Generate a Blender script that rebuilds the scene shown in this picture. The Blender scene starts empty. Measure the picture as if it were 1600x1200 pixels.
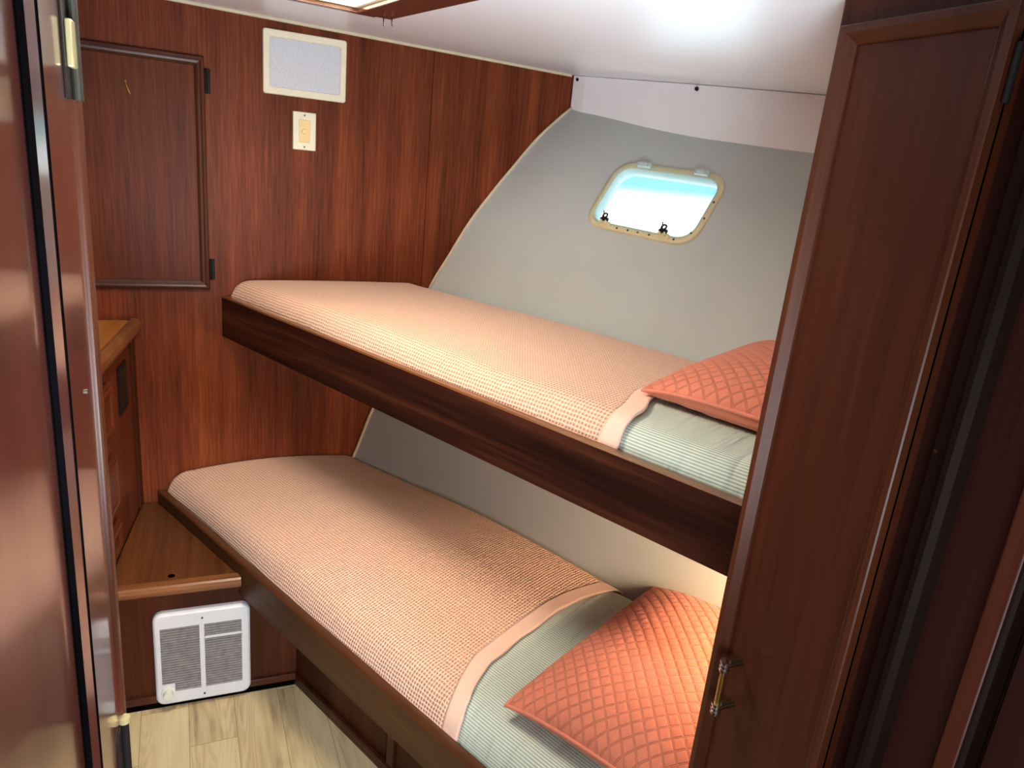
import bpy, bmesh, math, random
from mathutils import Vector, Matrix
random.seed(7)
C = bpy.context.scene.collection
PI = math.pi
EYE = 1.611                       # camera height above the cabin sole (floor)

# ------------------------------------------------------------------ mesh helpers
class MB:
    def __init__(s): s.v = []; s.f = []; s.uv = {}
    def add(s, vs, fs, T=None):
        b = len(s.v)
        for p in vs: s.v.append(T(*p) if T else tuple(p))
        for f in fs: s.f.append(tuple(b + i for i in f))
        return b
    def box(s, x0, x1, y0, y1, z0, z1, T=None):
        vs = [(x0,y0,z0),(x1,y0,z0),(x1,y1,z0),(x0,y1,z0),(x0,y0,z1),(x1,y0,z1),(x1,y1,z1),(x0,y1,z1)]
        s.add(vs, [(3,2,1,0),(4,5,6,7),(0,1,5,4),(1,2,6,5),(2,3,7,6),(3,0,4,7)], T)
    def prism(s, poly, h0, h1, T=None, top=None):
        n = len(poly)
        vs = [(a,b,h0) for a,b in poly] + [(a,b,h1) for a,b in (top or poly)]
        fs = [tuple(range(n-1,-1,-1)), tuple(range(n,2*n))] + [(i,(i+1)%n,n+(i+1)%n,n+i) for i in range(n)]
        s.add(vs, fs, T)
    def loops(s, loops, T=None, cap0=False, cap1=False, close=False):
        n = len(loops[0]); vs = [p for l in loops for p in l]; fs = []
        m = len(loops)
        for k in range(m if close else m-1):
            a, b = k*n, ((k+1) % m)*n
            for i in range(n): fs.append((a+i, a+(i+1)%n, b+(i+1)%n, b+i))
        if cap0: fs.append(tuple(range(n-1,-1,-1)))
        if cap1: fs.append(tuple(range((m-1)*n, m*n)))
        s.add(vs, fs, T)
    def cyl(s, p0, p1, r0, r1=None, n=16, T=None):
        r1 = r0 if r1 is None else r1
        p0, p1 = Vector(p0), Vector(p1); d = (p1-p0).normalized()
        a = d.orthogonal().normalized(); b = d.cross(a)
        L = [[tuple(p + (a*math.cos(2*PI*i/n) + b*math.sin(2*PI*i/n))*r) for i in range(n)] for p, r in ((p0,r0),(p1,r1))]
        s.loops(L, T, True, True)
    def tube(s, pts, r, n=8, closed=False, T=None):
        pts = [Vector(p) for p in pts]; m = len(pts); L = []; up = None
        for i, p in enumerate(pts):
            d = (pts[(i+1)%m]-pts[i-1]) if closed else (pts[min(i+1,m-1)]-pts[max(i-1,0)])
            d.normalize()
            a = d.orthogonal().normalized() if up is None else (up - d*up.dot(d)).normalized()
            up = a; b = d.cross(a)
            L.append([tuple(p + (a*math.cos(2*PI*k/n) + b*math.sin(2*PI*k/n))*r) for k in range(n)])
        s.loops(L, T, not closed, not closed, closed)
    def mould(s, x0, x1, z0, z1, prof, T=None):
        # mitred rectangular moulding; prof = (inset, height) pairs
        L = [[(x0+d,z0+d,h),(x1-d,z0+d,h),(x1-d,z1-d,h),(x0+d,z1-d,h)] for d, h in prof]
        s.loops(L, T)
    def build(s, name, mat, parent=None, bevel=0, smooth=False, seg=2):
        me = bpy.data.meshes.new(name); me.from_pydata(s.v, [], s.f)
        bm = bmesh.new(); bm.from_mesh(me); bmesh.ops.recalc_face_normals(bm, faces=bm.faces); bm.to_mesh(me); bm.free()
        o = bpy.data.objects.new(name, me); C.objects.link(o); me.materials.append(mat)
        if parent: o.parent = parent
        if bevel:
            m = o.modifiers.new('bevel', 'BEVEL'); m.width = bevel; m.segments = seg; m.limit_method = 'ANGLE'; m.angle_limit = 0.6
            m.harden_normals = False
        if smooth or bevel:
            for p in me.polygons: p.use_smooth = True
            if not smooth or bevel:
                try: me.set_sharp_from_angle(angle=0.7)
                except Exception: pass
        return o

def grid_mesh(name, P, mat, parent=None, uv=None, thick=0):
    # P[i][j] -> point ; uv[i][j]
    m, n = len(P), len(P[0])
    me = bpy.data.meshes.new(name)
    me.from_pydata([tuple(p) for r in P for p in r], [], [(i*n+j, i*n+j+1, (i+1)*n+j+1, (i+1)*n+j) for i in range(m-1) for j in range(n-1)])
    if uv:
        l = me.uv_layers.new(name='UVMap'); flat = [q for r in uv for q in r]
        for lp in me.loops: l.data[lp.index].uv = flat[lp.vertex_index]
    for p in me.polygons: p.use_smooth = True
    o = bpy.data.objects.new(name, me); C.objects.link(o); me.materials.append(mat)
    if parent: o.parent = parent
    if thick:
        md = o.modifiers.new('thickness', 'SOLIDIFY'); md.thickness = thick; md.offset = -1
    return o

def thing(name, label, cat, loc=(0,0,0), rz=0, group=None):
    o = bpy.data.objects.new(name, None); C.objects.link(o); o.empty_display_size = .05
    o.location = loc; o.rotation_euler = (0,0,rz); o['label'] = label; o['category'] = cat
    if group: o['group'] = group
    return o
def tag(o, label, cat, group=None):
    o['label'] = label; o['category'] = cat
    if group: o['group'] = group
    return o
def struct(o): o['kind'] = 'structure'; return o
def sroot(name, loc=(0,0,0), rz=0):
    o = bpy.data.objects.new(name, None); C.objects.link(o); o.location = loc; o.rotation_euler = (0,0,rz); o['kind'] = 'structure'; return o

def rrect(w, h, r, n=6, cx=0, cy=0):
    out = []
    for sx, sy, a0 in ((1,-1,-PI/2),(1,1,0),(-1,1,PI/2),(-1,-1,PI)):
        for k in range(n+1):
            a = a0 + PI/2*k/n
            out.append((cx+sx*(w/2-r)+r*math.cos(a), cy+sy*(h/2-r)+r*math.sin(a)))
    return out
def lp(poly, z): return [(a,b,z) for a,b in poly]
def sstep(a, b, x):
    t = max(0, min(1, (x-a)/(b-a))); return t*t*(3-2*t)
def vnoise(x, seed=0):
    i = math.floor(x); f = x-i; f = f*f*(3-2*f)
    def h(k): return math.sin(k*127.1+seed*311.7)*43758.5453 % 1.0
    return h(i)*(1-f)+h(i+1)*f-.5

# ------------------------------------------------------------------ materials
def new_mat(name):
    m = bpy.data.materials.new(name); m.use_nodes = True
    nt = m.node_tree; b = nt.nodes['Principled BSDF']
    return m, nt, b
def N(nt, t, **kw):
    n = nt.nodes.new(t)
    for k, v in kw.items():
        if k in n.inputs.keys(): n.inputs[k].default_value = v
        else: setattr(n, k, v)
    return n
def ramp(nt, stops, fac):
    r = nt.nodes.new('ShaderNodeValToRGB'); e = r.color_ramp.elements
    while len(e) < len(stops): e.new(.5)
    for k, (p, c) in enumerate(stops): e[k].position = p; e[k].color = (*c, 1)
    nt.links.new(fac, r.inputs[0]); return r.outputs[0]
def math_(nt, op, a, b=None, c=None):
    n = nt.nodes.new('ShaderNodeMath'); n.operation = op
    for k, x in enumerate((a,b,c)):
        if x is None: continue
        if isinstance(x, (int,float)): n.inputs[k].default_value = x
        else: nt.links.new(x, n.inputs[k])
    return n.outputs[0]
def mixc(nt, fac, a, b, mode='MIX'):
    n = nt.nodes.new('ShaderNodeMix'); n.data_type = 'RGBA'; n.blend_type = mode
    for x, k in ((fac,0),(a,6),(b,7)):
        if isinstance(x, (int,float)): n.inputs[k].default_value = x
        elif isinstance(x, tuple): n.inputs[k].default_value = (*x,1)
        else: nt.links.new(x, n.inputs[k])
    return n.outputs[2]
def srgb(r, g, b):
    f = lambda c: (c/255/12.92) if c/255 <= .04045 else ((c/255+.055)/1.055)**2.4
    return (f(r), f(g), f(b))

def wood(name, dark, mid, light, axis='Z', rough=.32, coat=.35, coat_r=.12, fine=90, wide=7, bump=.12, spec=.3, mixw=.62):
    m, nt, b = new_mat(name)
    tc = N(nt, 'ShaderNodeTexCoord')
    st = {'X':(.035,1,1),'Y':(1,.035,1),'Z':(1,1,.035)}[axis]
    mp = N(nt, 'ShaderNodeMapping'); mp.inputs['Scale'].default_value = st
    nt.links.new(tc.outputs['Object'], mp.inputs[0])
    n1 = N(nt, 'ShaderNodeTexNoise', Scale=float(wide), Detail=4.0, Roughness=.6, Distortion=.4)
    n2 = N(nt, 'ShaderNodeTexNoise', Scale=float(fine), Detail=6.0, Roughness=.7)
    n3 = N(nt, 'ShaderNodeTexNoise', Scale=3.0, Detail=2.0)
    for n in (n1, n2): nt.links.new(mp.outputs[0], n.inputs['Vector'])
    nt.links.new(tc.outputs['Object'], n3.inputs['Vector'])
    s = math_(nt, 'ADD', math_(nt, 'MULTIPLY', n1.outputs[0], mixw), math_(nt, 'MULTIPLY', n2.outputs[0], 1-mixw))
    c = ramp(nt, [(.34,dark),(.5,mid),(.66,light)], s)
    c = mixc(nt, math_(nt,'MULTIPLY', math_(nt,'SUBTRACT', n3.outputs[0], .35), .7), c, dark)
    nt.links.new(c, b.inputs['Base Color'])
    b.inputs['Roughness'].default_value = rough; b.inputs['Coat Weight'].default_value = coat; b.inputs['Coat Roughness'].default_value = coat_r
    b.inputs['Specular IOR Level'].default_value = spec
    if bump:
        bp = N(nt, 'ShaderNodeBump', Strength=bump, Distance=.001); nt.links.new(n2.outputs[0], bp.inputs['Height']); nt.links.new(bp.outputs[0], b.inputs['Normal'])
    return m
def plain(name, col, rough=.5, metal=0, noise=.06, scale=30, spec=.5, coat=0):
    m, nt, b = new_mat(name)
    tc = N(nt, 'ShaderNodeTexCoord'); n = N(nt, 'ShaderNodeTexNoise', Scale=float(scale), Detail=3.0)
    nt.links.new(tc.outputs['Object'], n.inputs['Vector'])
    d = tuple(x*(1-noise*1.5) for x in col); l = tuple(min(1,x*(1+noise)) for x in col)
    nt.links.new(ramp(nt, [(.3,d),(.7,l)], n.outputs[0]), b.inputs['Base Color'])
    b.inputs['Roughness'].default_value = rough; b.inputs['Metallic'].default_value = metal; b.inputs['Specular IOR Level'].default_value = spec
    b.inputs['Coat Weight'].default_value = coat
    return m

M = {}
M['bulk'] = wood('mahogany_bulkhead', (.045,.0085,.0028), (.140,.029,.0085), (.255,.062,.0175), 'Z', .5, .05, .32, spec=.13, fine=150, wide=15, mixw=.46)
M['locker'] = wood('mahogany_locker', (.045,.0085,.003), (.105,.022,.0066), (.175,.04,.0115), 'Z', .5, .05, .32, spec=.13, fine=150, wide=15, mixw=.46)
M['mould'] = wood('mahogany_moulding', (.03,.007,.003), (.06,.015,.006), (.1,.026,.01), 'Z', .42, .12, .25, spec=.22)
M['cab'] = wood('dark_mahogany', (.027,.005,.0022), (.056,.0115,.0045), (.09,.02,.0075), 'Z', .5, .1, .3, spec=.2)
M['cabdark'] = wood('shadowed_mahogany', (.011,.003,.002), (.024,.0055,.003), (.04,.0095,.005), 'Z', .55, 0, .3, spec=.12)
M['door'] = wood('varnished_door', (.075,.018,.012), (.125,.032,.021), (.17,.046,.03), 'Z', .3, 1.0, .1, bump=.03, spec=.5)
M['doormould'] = wood('door_moulding', (.05,.014,.011), (.085,.024,.019), (.12,.036,.028), 'Z', .2, 1.0, .1, bump=0, spec=.6)
M['doormould'].node_tree.nodes['Principled BSDF'].inputs['Coat IOR'].default_value = 2.2
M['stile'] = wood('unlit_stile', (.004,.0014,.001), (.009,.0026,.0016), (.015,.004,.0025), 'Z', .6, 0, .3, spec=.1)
M['board'] = wood('walnut_board', (.009,.0032,.0024), (.038,.0105,.006), (.115,.032,.015), 'Y', .42, .12, .2, fine=70, wide=16, spec=.2)
M['lip'] = wood('worn_board_edge', (.09,.028,.009), (.2,.075,.02), (.36,.17,.05), 'Y', .3, .5, .12)
M['base'] = wood('berth_base_wood', (.028,.0065,.0025), (.058,.0135,.0045), (.095,.023,.007), 'Z', .5, .06, .3, spec=.15)
M['tread'] = wood('worn_tread', (.045,.0135,.0045), (.1,.032,.0098), (.18,.065,.02), 'Y', .36, .25, .2, fine=50, wide=5)
M['nose'] = wood('worn_nosing', (.1,.032,.012), (.2,.075,.026), (.36,.16,.06), 'X', .3, .4, .15)
M['counter'] = wood('oak_counter', (.3,.105,.022), (.44,.175,.036), (.55,.25,.06), 'Y', .35, .3, .2, fine=40, wide=10)
M['drawer'] = wood('drawer_wood', (.045,.0085,.003), (.1,.02,.006), (.16,.035,.01), 'Z', .45, .15, .25)
M['hatch'] = wood('hatch_frame_wood', (.035,.009,.005), (.07,.017,.009), (.11,.028,.014), 'Y', .28, .4, .12)
M['hull'] = plain('painted_hull', srgb(188,194,191), .55, noise=.02, scale=5, spec=.3)
M['strip'] = plain('white_side_panel', srgb(244,243,244), .5, noise=.015, scale=4, spec=.3)
M['ceil'] = plain('gloss_headliner', srgb(234,234,238), .30, noise=.01, scale=3, spec=.45)
M['bead'] = plain('cream_bead', srgb(205,192,160), .5)
M['cream'] = plain('cream_paint', srgb(248,236,196), .5)
M['ivory'] = plain('ivory_plastic', srgb(232,224,196), .4, noise=.02)
M['amber'] = plain('aged_ivory', srgb(232,206,148), .4, noise=.02)
M['white'] = plain('white_enamel', srgb(222,222,226), .35, noise=.02)
M['knob'] = plain('white_knob', srgb(226,226,208), .35, noise=.02)
M['slat'] = plain('silver_slat', srgb(158,154,154), .4, .2, noise=.12, scale=60)
M['black'] = plain('black_metal', (.008,.007,.007), .5, .0, spec=.25)
M['hinge'] = plain('dark_bronze_hinge', (.008,.0045,.0035), .5, 0, spec=.15)
M['board3'] = wood('worn_brown_board', (.028,.010,.0038), (.062,.023,.0078), (.11,.044,.015), 'Y', .45, .1, .2, fine=60, wide=9, spec=.18)
M['dark'] = plain('dark_recess', (.003,.0025,.003), .9, spec=0)
M['brass'] = plain('brass', srgb(205,175,105), .28, 1.0, noise=.08)
M['paleb'] = plain('pale_brass', srgb(226,214,160), .3, .6, noise=.06)
M['chrome'] = plain('chrome', (.72,.74,.78), .12, 1.0, noise=.02)
M['bronze'] = plain('dark_bronze', srgb(90,72,52), .35, .9, noise=.1)
M['steel'] = plain('steel_screw', srgb(90,88,80), .4, .8)
M['ring'] = plain('cream_window_ring', srgb(222,206,164), .4, noise=.03)
M['rim'] = mk_rim() if False else plain('pale_pane_rim', srgb(214,240,246), .3, noise=.01)
M['gasket'] = plain('window_gasket', srgb(190,205,205), .5)

# speaker grille
def mk_grille():
    m, nt, b = new_mat('speaker_mesh')
    tc = N(nt, 'ShaderNodeTexCoord'); v = N(nt, 'ShaderNodeTexVoronoi', Scale=330.0); nt.links.new(tc.outputs['Object'], v.inputs['Vector'])
    c = ramp(nt, [(.1,srgb(176,180,190)),(.5,srgb(206,208,214))], v.outputs['Distance']); nt.links.new(c, b.inputs['Base Color'])
    b.inputs['Roughness'].default_value = .6
    return m
M['mesh'] = mk_grille()

def mk_floor():
    m, nt, b = new_mat('vinyl_planks')
    tc = N(nt, 'ShaderNodeTexCoord'); sp = N(nt, 'ShaderNodeSeparateXYZ'); nt.links.new(tc.outputs['Object'], sp.inputs[0])
    x = math_(nt, 'ADD', sp.outputs[0], .024+.125*20); y = math_(nt, 'ADD', sp.outputs[1], 10.0)
    col = math_(nt, 'FLOOR', math_(nt, 'DIVIDE', x, .125))
    rnd = N(nt, 'ShaderNodeTexWhiteNoise', noise_dimensions='1D'); nt.links.new(col, rnd.inputs['W'])
    yy = math_(nt, 'ADD', y, math_(nt, 'MULTIPLY', rnd.outputs['Value'], 1.3))
    row = math_(nt, 'FLOOR', math_(nt, 'DIVIDE', yy, .62))
    cv = N(nt, 'ShaderNodeCombineXYZ'); nt.links.new(col, cv.inputs[0]); nt.links.new(row, cv.inputs[1])
    r2 = N(nt, 'ShaderNodeTexWhiteNoise', noise_dimensions='3D'); nt.links.new(cv.outputs[0], r2.inputs['Vector'])
    # grain in plank space
    g = N(nt, 'ShaderNodeCombineXYZ'); nt.links.new(math_(nt,'MULTIPLY',x,1.0), g.inputs[0]); nt.links.new(math_(nt,'MULTIPLY',yy,.07), g.inputs[1]); nt.links.new(math_(nt,'MULTIPLY',r2.outputs['Value'],9.0), g.inputs[2])
    n1 = N(nt, 'ShaderNodeTexNoise', Scale=16.0, Detail=5.0, Roughness=.6, Distortion=.6); nt.links.new(g.outputs[0], n1.inputs['Vector'])
    n2 = N(nt, 'ShaderNodeTexNoise', Scale=80.0, Detail=4.0, Roughness=.6); nt.links.new(g.outputs[0], n2.inputs['Vector'])
    # cathedral rings
    g2 = N(nt, 'ShaderNodeCombineXYZ')
    fx = math_(nt, 'SUBTRACT', math_(nt, 'FRACT', math_(nt, 'DIVIDE', x, .125)), .5)
    nt.links.new(math_(nt,'MULTIPLY',fx,1.0), g2.inputs[0]); nt.links.new(math_(nt,'MULTIPLY',yy,.9), g2.inputs[1]); nt.links.new(math_(nt,'MULTIPLY',r2.outputs['Value'],4.0), g2.inputs[2])
    w = N(nt, 'ShaderNodeTexNoise', Scale=1.6, Detail=1.0, Distortion=.2); nt.links.new(g2.outputs[0], w.inputs['Vector'])
    rings = math_(nt, 'SINE', math_(nt, 'MULTIPLY', w.outputs[0], 95.0))
    s = math_(nt, 'ADD', math_(nt,'MULTIPLY',n1.outputs[0],.6), math_(nt,'MULTIPLY',n2.outputs[0],.3))
    s = math_(nt, 'ADD', s, math_(nt,'MULTIPLY',rings,.035))
    s = math_(nt, 'ADD', s, math_(nt,'MULTIPLY',r2.outputs['Value'],.16))
    c = ramp(nt, [(.3,srgb(140,118,88)),(.42,srgb(190,166,126)),(.54,srgb(212,190,146)),(.76,srgb(224,206,162))], s)
    ex = math_(nt, 'ABSOLUTE', fx); ln = math_(nt, 'GREATER_THAN', ex, .4925)
    fy = math_(nt, 'ABSOLUTE', math_(nt, 'SUBTRACT', math_(nt, 'FRACT', math_(nt,'DIVIDE',yy,.62)), .5)); ln2 = math_(nt, 'GREATER_THAN', fy, .4985)
    c = mixc(nt, math_(nt,'MULTIPLY', math_(nt,'MAXIMUM',ln,ln2), .55), c, srgb(80,66,48))
    nt.links.new(c, b.inputs['Base Color']); b.inputs['Roughness'].default_value = .42; b.inputs['Specular IOR Level'].default_value = .35
    return m
M['floor'] = mk_floor()

def mk_waffle(name, hi, lo, pit, p=.0085):
    m, nt, b = new_mat(name)
    uv = N(nt, 'ShaderNodeUVMap'); sp = N(nt, 'ShaderNodeSeparateXYZ'); nt.links.new(uv.outputs[0], sp.inputs[0])
    nz = N(nt, 'ShaderNodeTexNoise', Scale=28.0, Detail=2.0); nt.links.new(uv.outputs[0], nz.inputs['Vector'])
    wob = math_(nt, 'MULTIPLY', math_(nt, 'SUBTRACT', nz.outputs[0], .5), .006)
    a = math_(nt, 'ABSOLUTE', math_(nt, 'SINE', math_(nt, 'MULTIPLY', math_(nt,'ADD',sp.outputs[0],wob), PI/p)))
    c = math_(nt, 'ABSOLUTE', math_(nt, 'SINE', math_(nt, 'MULTIPLY', math_(nt,'ADD',sp.outputs[1],wob), PI/(p*.92))))
    hole = math_(nt, 'MULTIPLY', math_(nt,'POWER',a,.9), math_(nt,'POWER',c,.9))
    n2 = N(nt, 'ShaderNodeTexNoise', Scale=420.0, Detail=2.0); nt.links.new(uv.outputs[0], n2.inputs['Vector'])
    hole2 = math_(nt, 'ADD', hole, math_(nt,'MULTIPLY', math_(nt,'SUBTRACT',n2.outputs[0],.5), .3))
    col = ramp(nt, [(.25,hi),(.62,lo),(.92,pit)], hole2); nt.links.new(col, b.inputs['Base Color'])
    h = math_(nt, 'SUBTRACT', 1.0, hole2)
    bp = N(nt, 'ShaderNodeBump', Strength=.9, Distance=.0032); nt.links.new(h, bp.inputs['Height']); nt.links.new(bp.outputs[0], b.inputs['Normal'])
    b.inputs['Roughness'].default_value = .9; b.inputs['Specular IOR Level'].default_value = .1; b.inputs['Sheen Weight'].default_value = .2
    return m
M['waffle'] = mk_waffle('waffle_weave', srgb(250,212,188), srgb(236,182,150), srgb(192,128,98), .0092)

def mk_cloth(name, col, rough=.9, bump=.25, scale=900, wr=0):
    m, nt, b = new_mat(name)
    tc = N(nt, 'ShaderNodeTexCoord'); n = N(nt, 'ShaderNodeTexNoise', Scale=float(scale), Detail=2.0); nt.links.new(tc.outputs['Object'], n.inputs['Vector'])
    n2 = N(nt, 'ShaderNodeTexNoise', Scale=14.0, Detail=4.0); nt.links.new(tc.outputs['Object'], n2.inputs['Vector'])
    c = ramp(nt, [(.3,tuple(x*.86 for x in col)),(.7,tuple(min(1,x*1.06) for x in col))], math_(nt,'ADD',math_(nt,'MULTIPLY',n.outputs[0],.5),math_(nt,'MULTIPLY',n2.outputs[0],.5)))
    nt.links.new(c, b.inputs['Base Color'])
    h = math_(nt,'ADD', math_(nt,'MULTIPLY',n.outputs[0],.12), math_(nt,'MULTIPLY',n2.outputs[0], 1.0+wr))
    bp = N(nt, 'ShaderNodeBump', Strength=bump, Distance=.006); nt.links.new(h, bp.inputs['Height']); nt.links.new(bp.outputs[0], b.inputs['Normal'])
    b.inputs['Roughness'].default_value = rough; b.inputs['Specular IOR Level'].default_value = .12; b.inputs['Sheen Weight'].default_value = .2
    return m
M['hem'] = mk_cloth('pink_hem', srgb(244,204,182), bump=.5)
M['sham'] = mk_cloth('coral_cotton', srgb(226,136,109), bump=.35, scale=500)
def mk_quilt(name, col, pitch):
    m, nt, b = new_mat(name)
    uv = N(nt, 'ShaderNodeUVMap'); sp = N(nt, 'ShaderNodeSeparateXYZ'); nt.links.new(uv.outputs[0], sp.inputs[0])
    def dist(op, off):
        p = math_(nt, 'ADD', math_(nt, 'DIVIDE', math_(nt, op, sp.outputs[0], sp.outputs[1]), pitch), off)
        return math_(nt, 'ABSOLUTE', math_(nt, 'SUBTRACT', math_(nt, 'FRACT', math_(nt, 'ADD', p, 20.5)), .5))
    d = math_(nt, 'MINIMUM', dist('ADD', .2), dist('SUBTRACT', .35))
    g = math_(nt, 'DIVIDE', math_(nt, 'SUBTRACT', d, .055), .035)
    line = math_(nt, 'POWER', 2.718, math_(nt, 'MULTIPLY', math_(nt, 'MULTIPLY', g, g), -1.0))
    mp = N(nt, 'ShaderNodeMapping'); mp.inputs['Rotation'].default_value = (0,0,.6); mp.inputs['Scale'].default_value = (60,150,1); nt.links.new(uv.outputs[0], mp.inputs[0])
    n = N(nt, 'ShaderNodeTexNoise', Scale=1.0, Detail=3.0, Distortion=1.0); nt.links.new(mp.outputs[0], n.inputs['Vector'])
    n2 = N(nt, 'ShaderNodeTexNoise', Scale=9.0, Detail=3.0); nt.links.new(uv.outputs[0], n2.inputs['Vector'])
    c = ramp(nt, [(.3,tuple(x*.88 for x in col)),(.7,tuple(min(1,x*1.05) for x in col))], math_(nt,'ADD',math_(nt,'MULTIPLY',n.outputs[0],.5),math_(nt,'MULTIPLY',n2.outputs[0],.5)))
    c = mixc(nt, math_(nt,'MULTIPLY',line,.15), c, tuple(x*.5 for x in col)); nt.links.new(c, b.inputs['Base Color'])
    h = math_(nt, 'ADD', math_(nt,'MULTIPLY',n.outputs[0],.45), math_(nt,'MULTIPLY',line,-.6))
    bp = N(nt, 'ShaderNodeBump', Strength=.8, Distance=.003); nt.links.new(h, bp.inputs['Height']); nt.links.new(bp.outputs[0], b.inputs['Normal'])
    b.inputs['Roughness'].default_value = .9; b.inputs['Specular IOR Level'].default_value = .1; b.inputs['Sheen Weight'].default_value = .2
    return m
M['quilt'] = mk_quilt('coral_quilting', srgb(224,132,104), .031)
M['shamback'] = mk_cloth('coral_back', srgb(224,136,106), bump=.4)

def mk_sheet():
    m, nt, b = new_mat('striped_sheet')
    uv = N(nt, 'ShaderNodeUVMap'); sp = N(nt, 'ShaderNodeSeparateXYZ'); nt.links.new(uv.outputs[0], sp.inputs[0])
    w = math_(nt, 'SINE', math_(nt, 'MULTIPLY', sp.outputs[0], 2*PI/.0062))
    c = ramp(nt, [(.32,srgb(158,174,162)),(.6,srgb(214,220,204))], math_(nt,'MULTIPLY_ADD',w,.5,.5)); nt.links.new(c, b.inputs['Base Color'])
    mp = N(nt, 'ShaderNodeMapping'); mp.inputs['Scale'].default_value = (5,26,1); nt.links.new(uv.outputs[0], mp.inputs[0])
    n = N(nt, 'ShaderNodeTexNoise', Scale=1.0, Detail=3.0, Distortion=.8); nt.links.new(mp.outputs[0], n.inputs['Vector'])
    bp = N(nt, 'ShaderNodeBump', Strength=.7, Distance=.016); nt.links.new(n.outputs[0], bp.inputs['Height']); nt.links.new(bp.outputs[0], b.inputs['Normal'])
    b.inputs['Roughness'].default_value = .85; b.inputs['Specular IOR Level'].default_value = .1
    return m
M['sheet'] = mk_sheet()

def mk_glass():
    m, nt, b = new_mat('window_glass'); nt.nodes.remove(b)
    out = nt.nodes['Material Output']
    tr = N(nt, 'ShaderNodeBsdfTransparent'); tr.inputs[0].default_value = (.93,.99,.99,1)
    tl = N(nt, 'ShaderNodeBsdfTranslucent'); tl.inputs[0].default_value = (.86,.97,1,1)
    gl = N(nt, 'ShaderNodeBsdfGlossy', Roughness=.05)
    mx0 = N(nt, 'ShaderNodeMixShader'); mx0.inputs[0].default_value = .012
    nt.links.new(tr.outputs[0], mx0.inputs[1]); nt.links.new(tl.outputs[0], mx0.inputs[2])
    mx = N(nt, 'ShaderNodeMixShader'); mx.inputs[0].default_value = .05
    nt.links.new(mx0.outputs[0], mx.inputs[1]); nt.links.new(gl.outputs[0], mx.inputs[2]); nt.links.new(mx.outputs[0], out.inputs[0])
    return m
M['glass'] = mk_glass()

# ------------------------------------------------------------------ frames of reference
TH = math.radians(22.46)                     # berths run along the hull, turned from the boat's centreline
BY = Vector((-math.sin(TH), math.cos(TH), 0)); BN = Vector((math.cos(TH), math.sin(TH), 0))
def B(n, s, z=0): return BN*n + BY*s + Vector((0,0,z))
def s_bulk(n): return (2.4904-.358*n)/.934    # where the berth meets the forward bulkhead
def s_part(n): return (.70-.382*n)/.924       # where it meets the after partition
def ceil_z(x, y): return EYE + .1836 - .0197*x + .0755*y
HP = [(1.20,-1.611),(1.30,-1.46),(1.385,-1.30),(1.478,-1.099),(1.541,-.911),(1.624,-.714),(1.731,-.436),(1.787,-.329),(1.858,-.197),(1.925,-.097),(1.998,.003),(2.086,.118),(2.205,.237),(2.36,.37)]
def hull_n(z):                                 # z relative to eye
    for k in range(len(HP)-1):
        if z <= HP[k+1][1]:
            p0 = HP[max(k-1,0)]; p1 = HP[k]; p2 = HP[k+1]; p3 = HP[min(k+2,len(HP)-1)]
            t = (z-p1[1])/(p2[1]-p1[1])
            m1 = (p2[0]-p0[0])/(p2[1]-p0[1])*(p2[1]-p1[1]); m2 = (p3[0]-p1[0])/(p3[1]-p1[1])*(p2[1]-p1[1])
            return (2*t**3-3*t*t+1)*p1[0]+(t**3-2*t*t+t)*m1+(-2*t**3+3*t*t)*p2[0]+(t**3-t*t)*m2
    return HP[-1][0]

# ------------------------------------------------------------------ setting
# floor
mb = MB(); mb.box(-.85,1.6,-1.3,2.6,-.03,0); struct(mb.build('floor', M['floor']))
# ceiling with the hatch opening
HX0, HX1, HY0, HY1 = -.06, .372, 1.22, 1.728
mb = MB()
xs = [-.85, HX0, HX1, 3.0]; ys = [-1.3, HY0, HY1, 2.6]
for i in range(3):
    for j in range(3):
        if i == 1 and j == 1: continue
        q = [(xs[i],ys[j]),(xs[i+1],ys[j]),(xs[i+1],ys[j+1]),(xs[i],ys[j+1])]
        mb.add([(x,y,ceil_z(x,y)) for x,y in q]+[(x,y,ceil_z(x,y)+.04) for x,y in q], [(3,2,1,0),(4,5,6,7),(0,1,5,4),(1,2,6,5),(2,3,7,6),(3,0,4,7)])
struct(mb.build('ceiling', M['ceil']))
# forward bulkhead, local x along the wall, y = 0 is the face
RB = math.radians(1.5); P0 = Vector((-.0648, 2.4887, 0))
WB = sroot('wall_forward', P0, RB)
def along(n, z):
    p = B(n, s_bulk(n)); return (p-P0).dot(Vector((math.cos(RB), math.sin(RB), 0)))
zs = [-1.611+k*(1.611+.25)/30 for k in range(31)]
def czl(a): p = P0 + Vector((math.cos(RB), math.sin(RB),0))*a; return ceil_z(p.x, p.y)
SEAM = .862
mb = MB(); xz = lambda a, b, h: (a, h, b)
mb.prism([(-.72,0),(SEAM-.0012,0),(SEAM-.0012,czl(SEAM)),(-.72,czl(-.72))], 0, .03, xz)
mb.build('panel', M['bulk'], WB)
right = [(max(SEAM+.0012, along(hull_n(z), z)), z+EYE) for z in zs if along(hull_n(z), z) > SEAM]
mb = MB(); mb.prism([(SEAM+.0012, right[0][1])] + right + [(right[-1][0]+.05, czl(1.45)), (SEAM+.0012, czl(SEAM))], 0, .03, xz)
# lower part of that panel, left of the seam, is covered by the first one
mb.build('panel', M['bulk'], WB)
mb = MB(); mb.box(SEAM-.004, SEAM+.004, .004, .028, .9, czl(SEAM)-.001); mb.build('seam_strip', M['dark'], WB)
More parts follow.
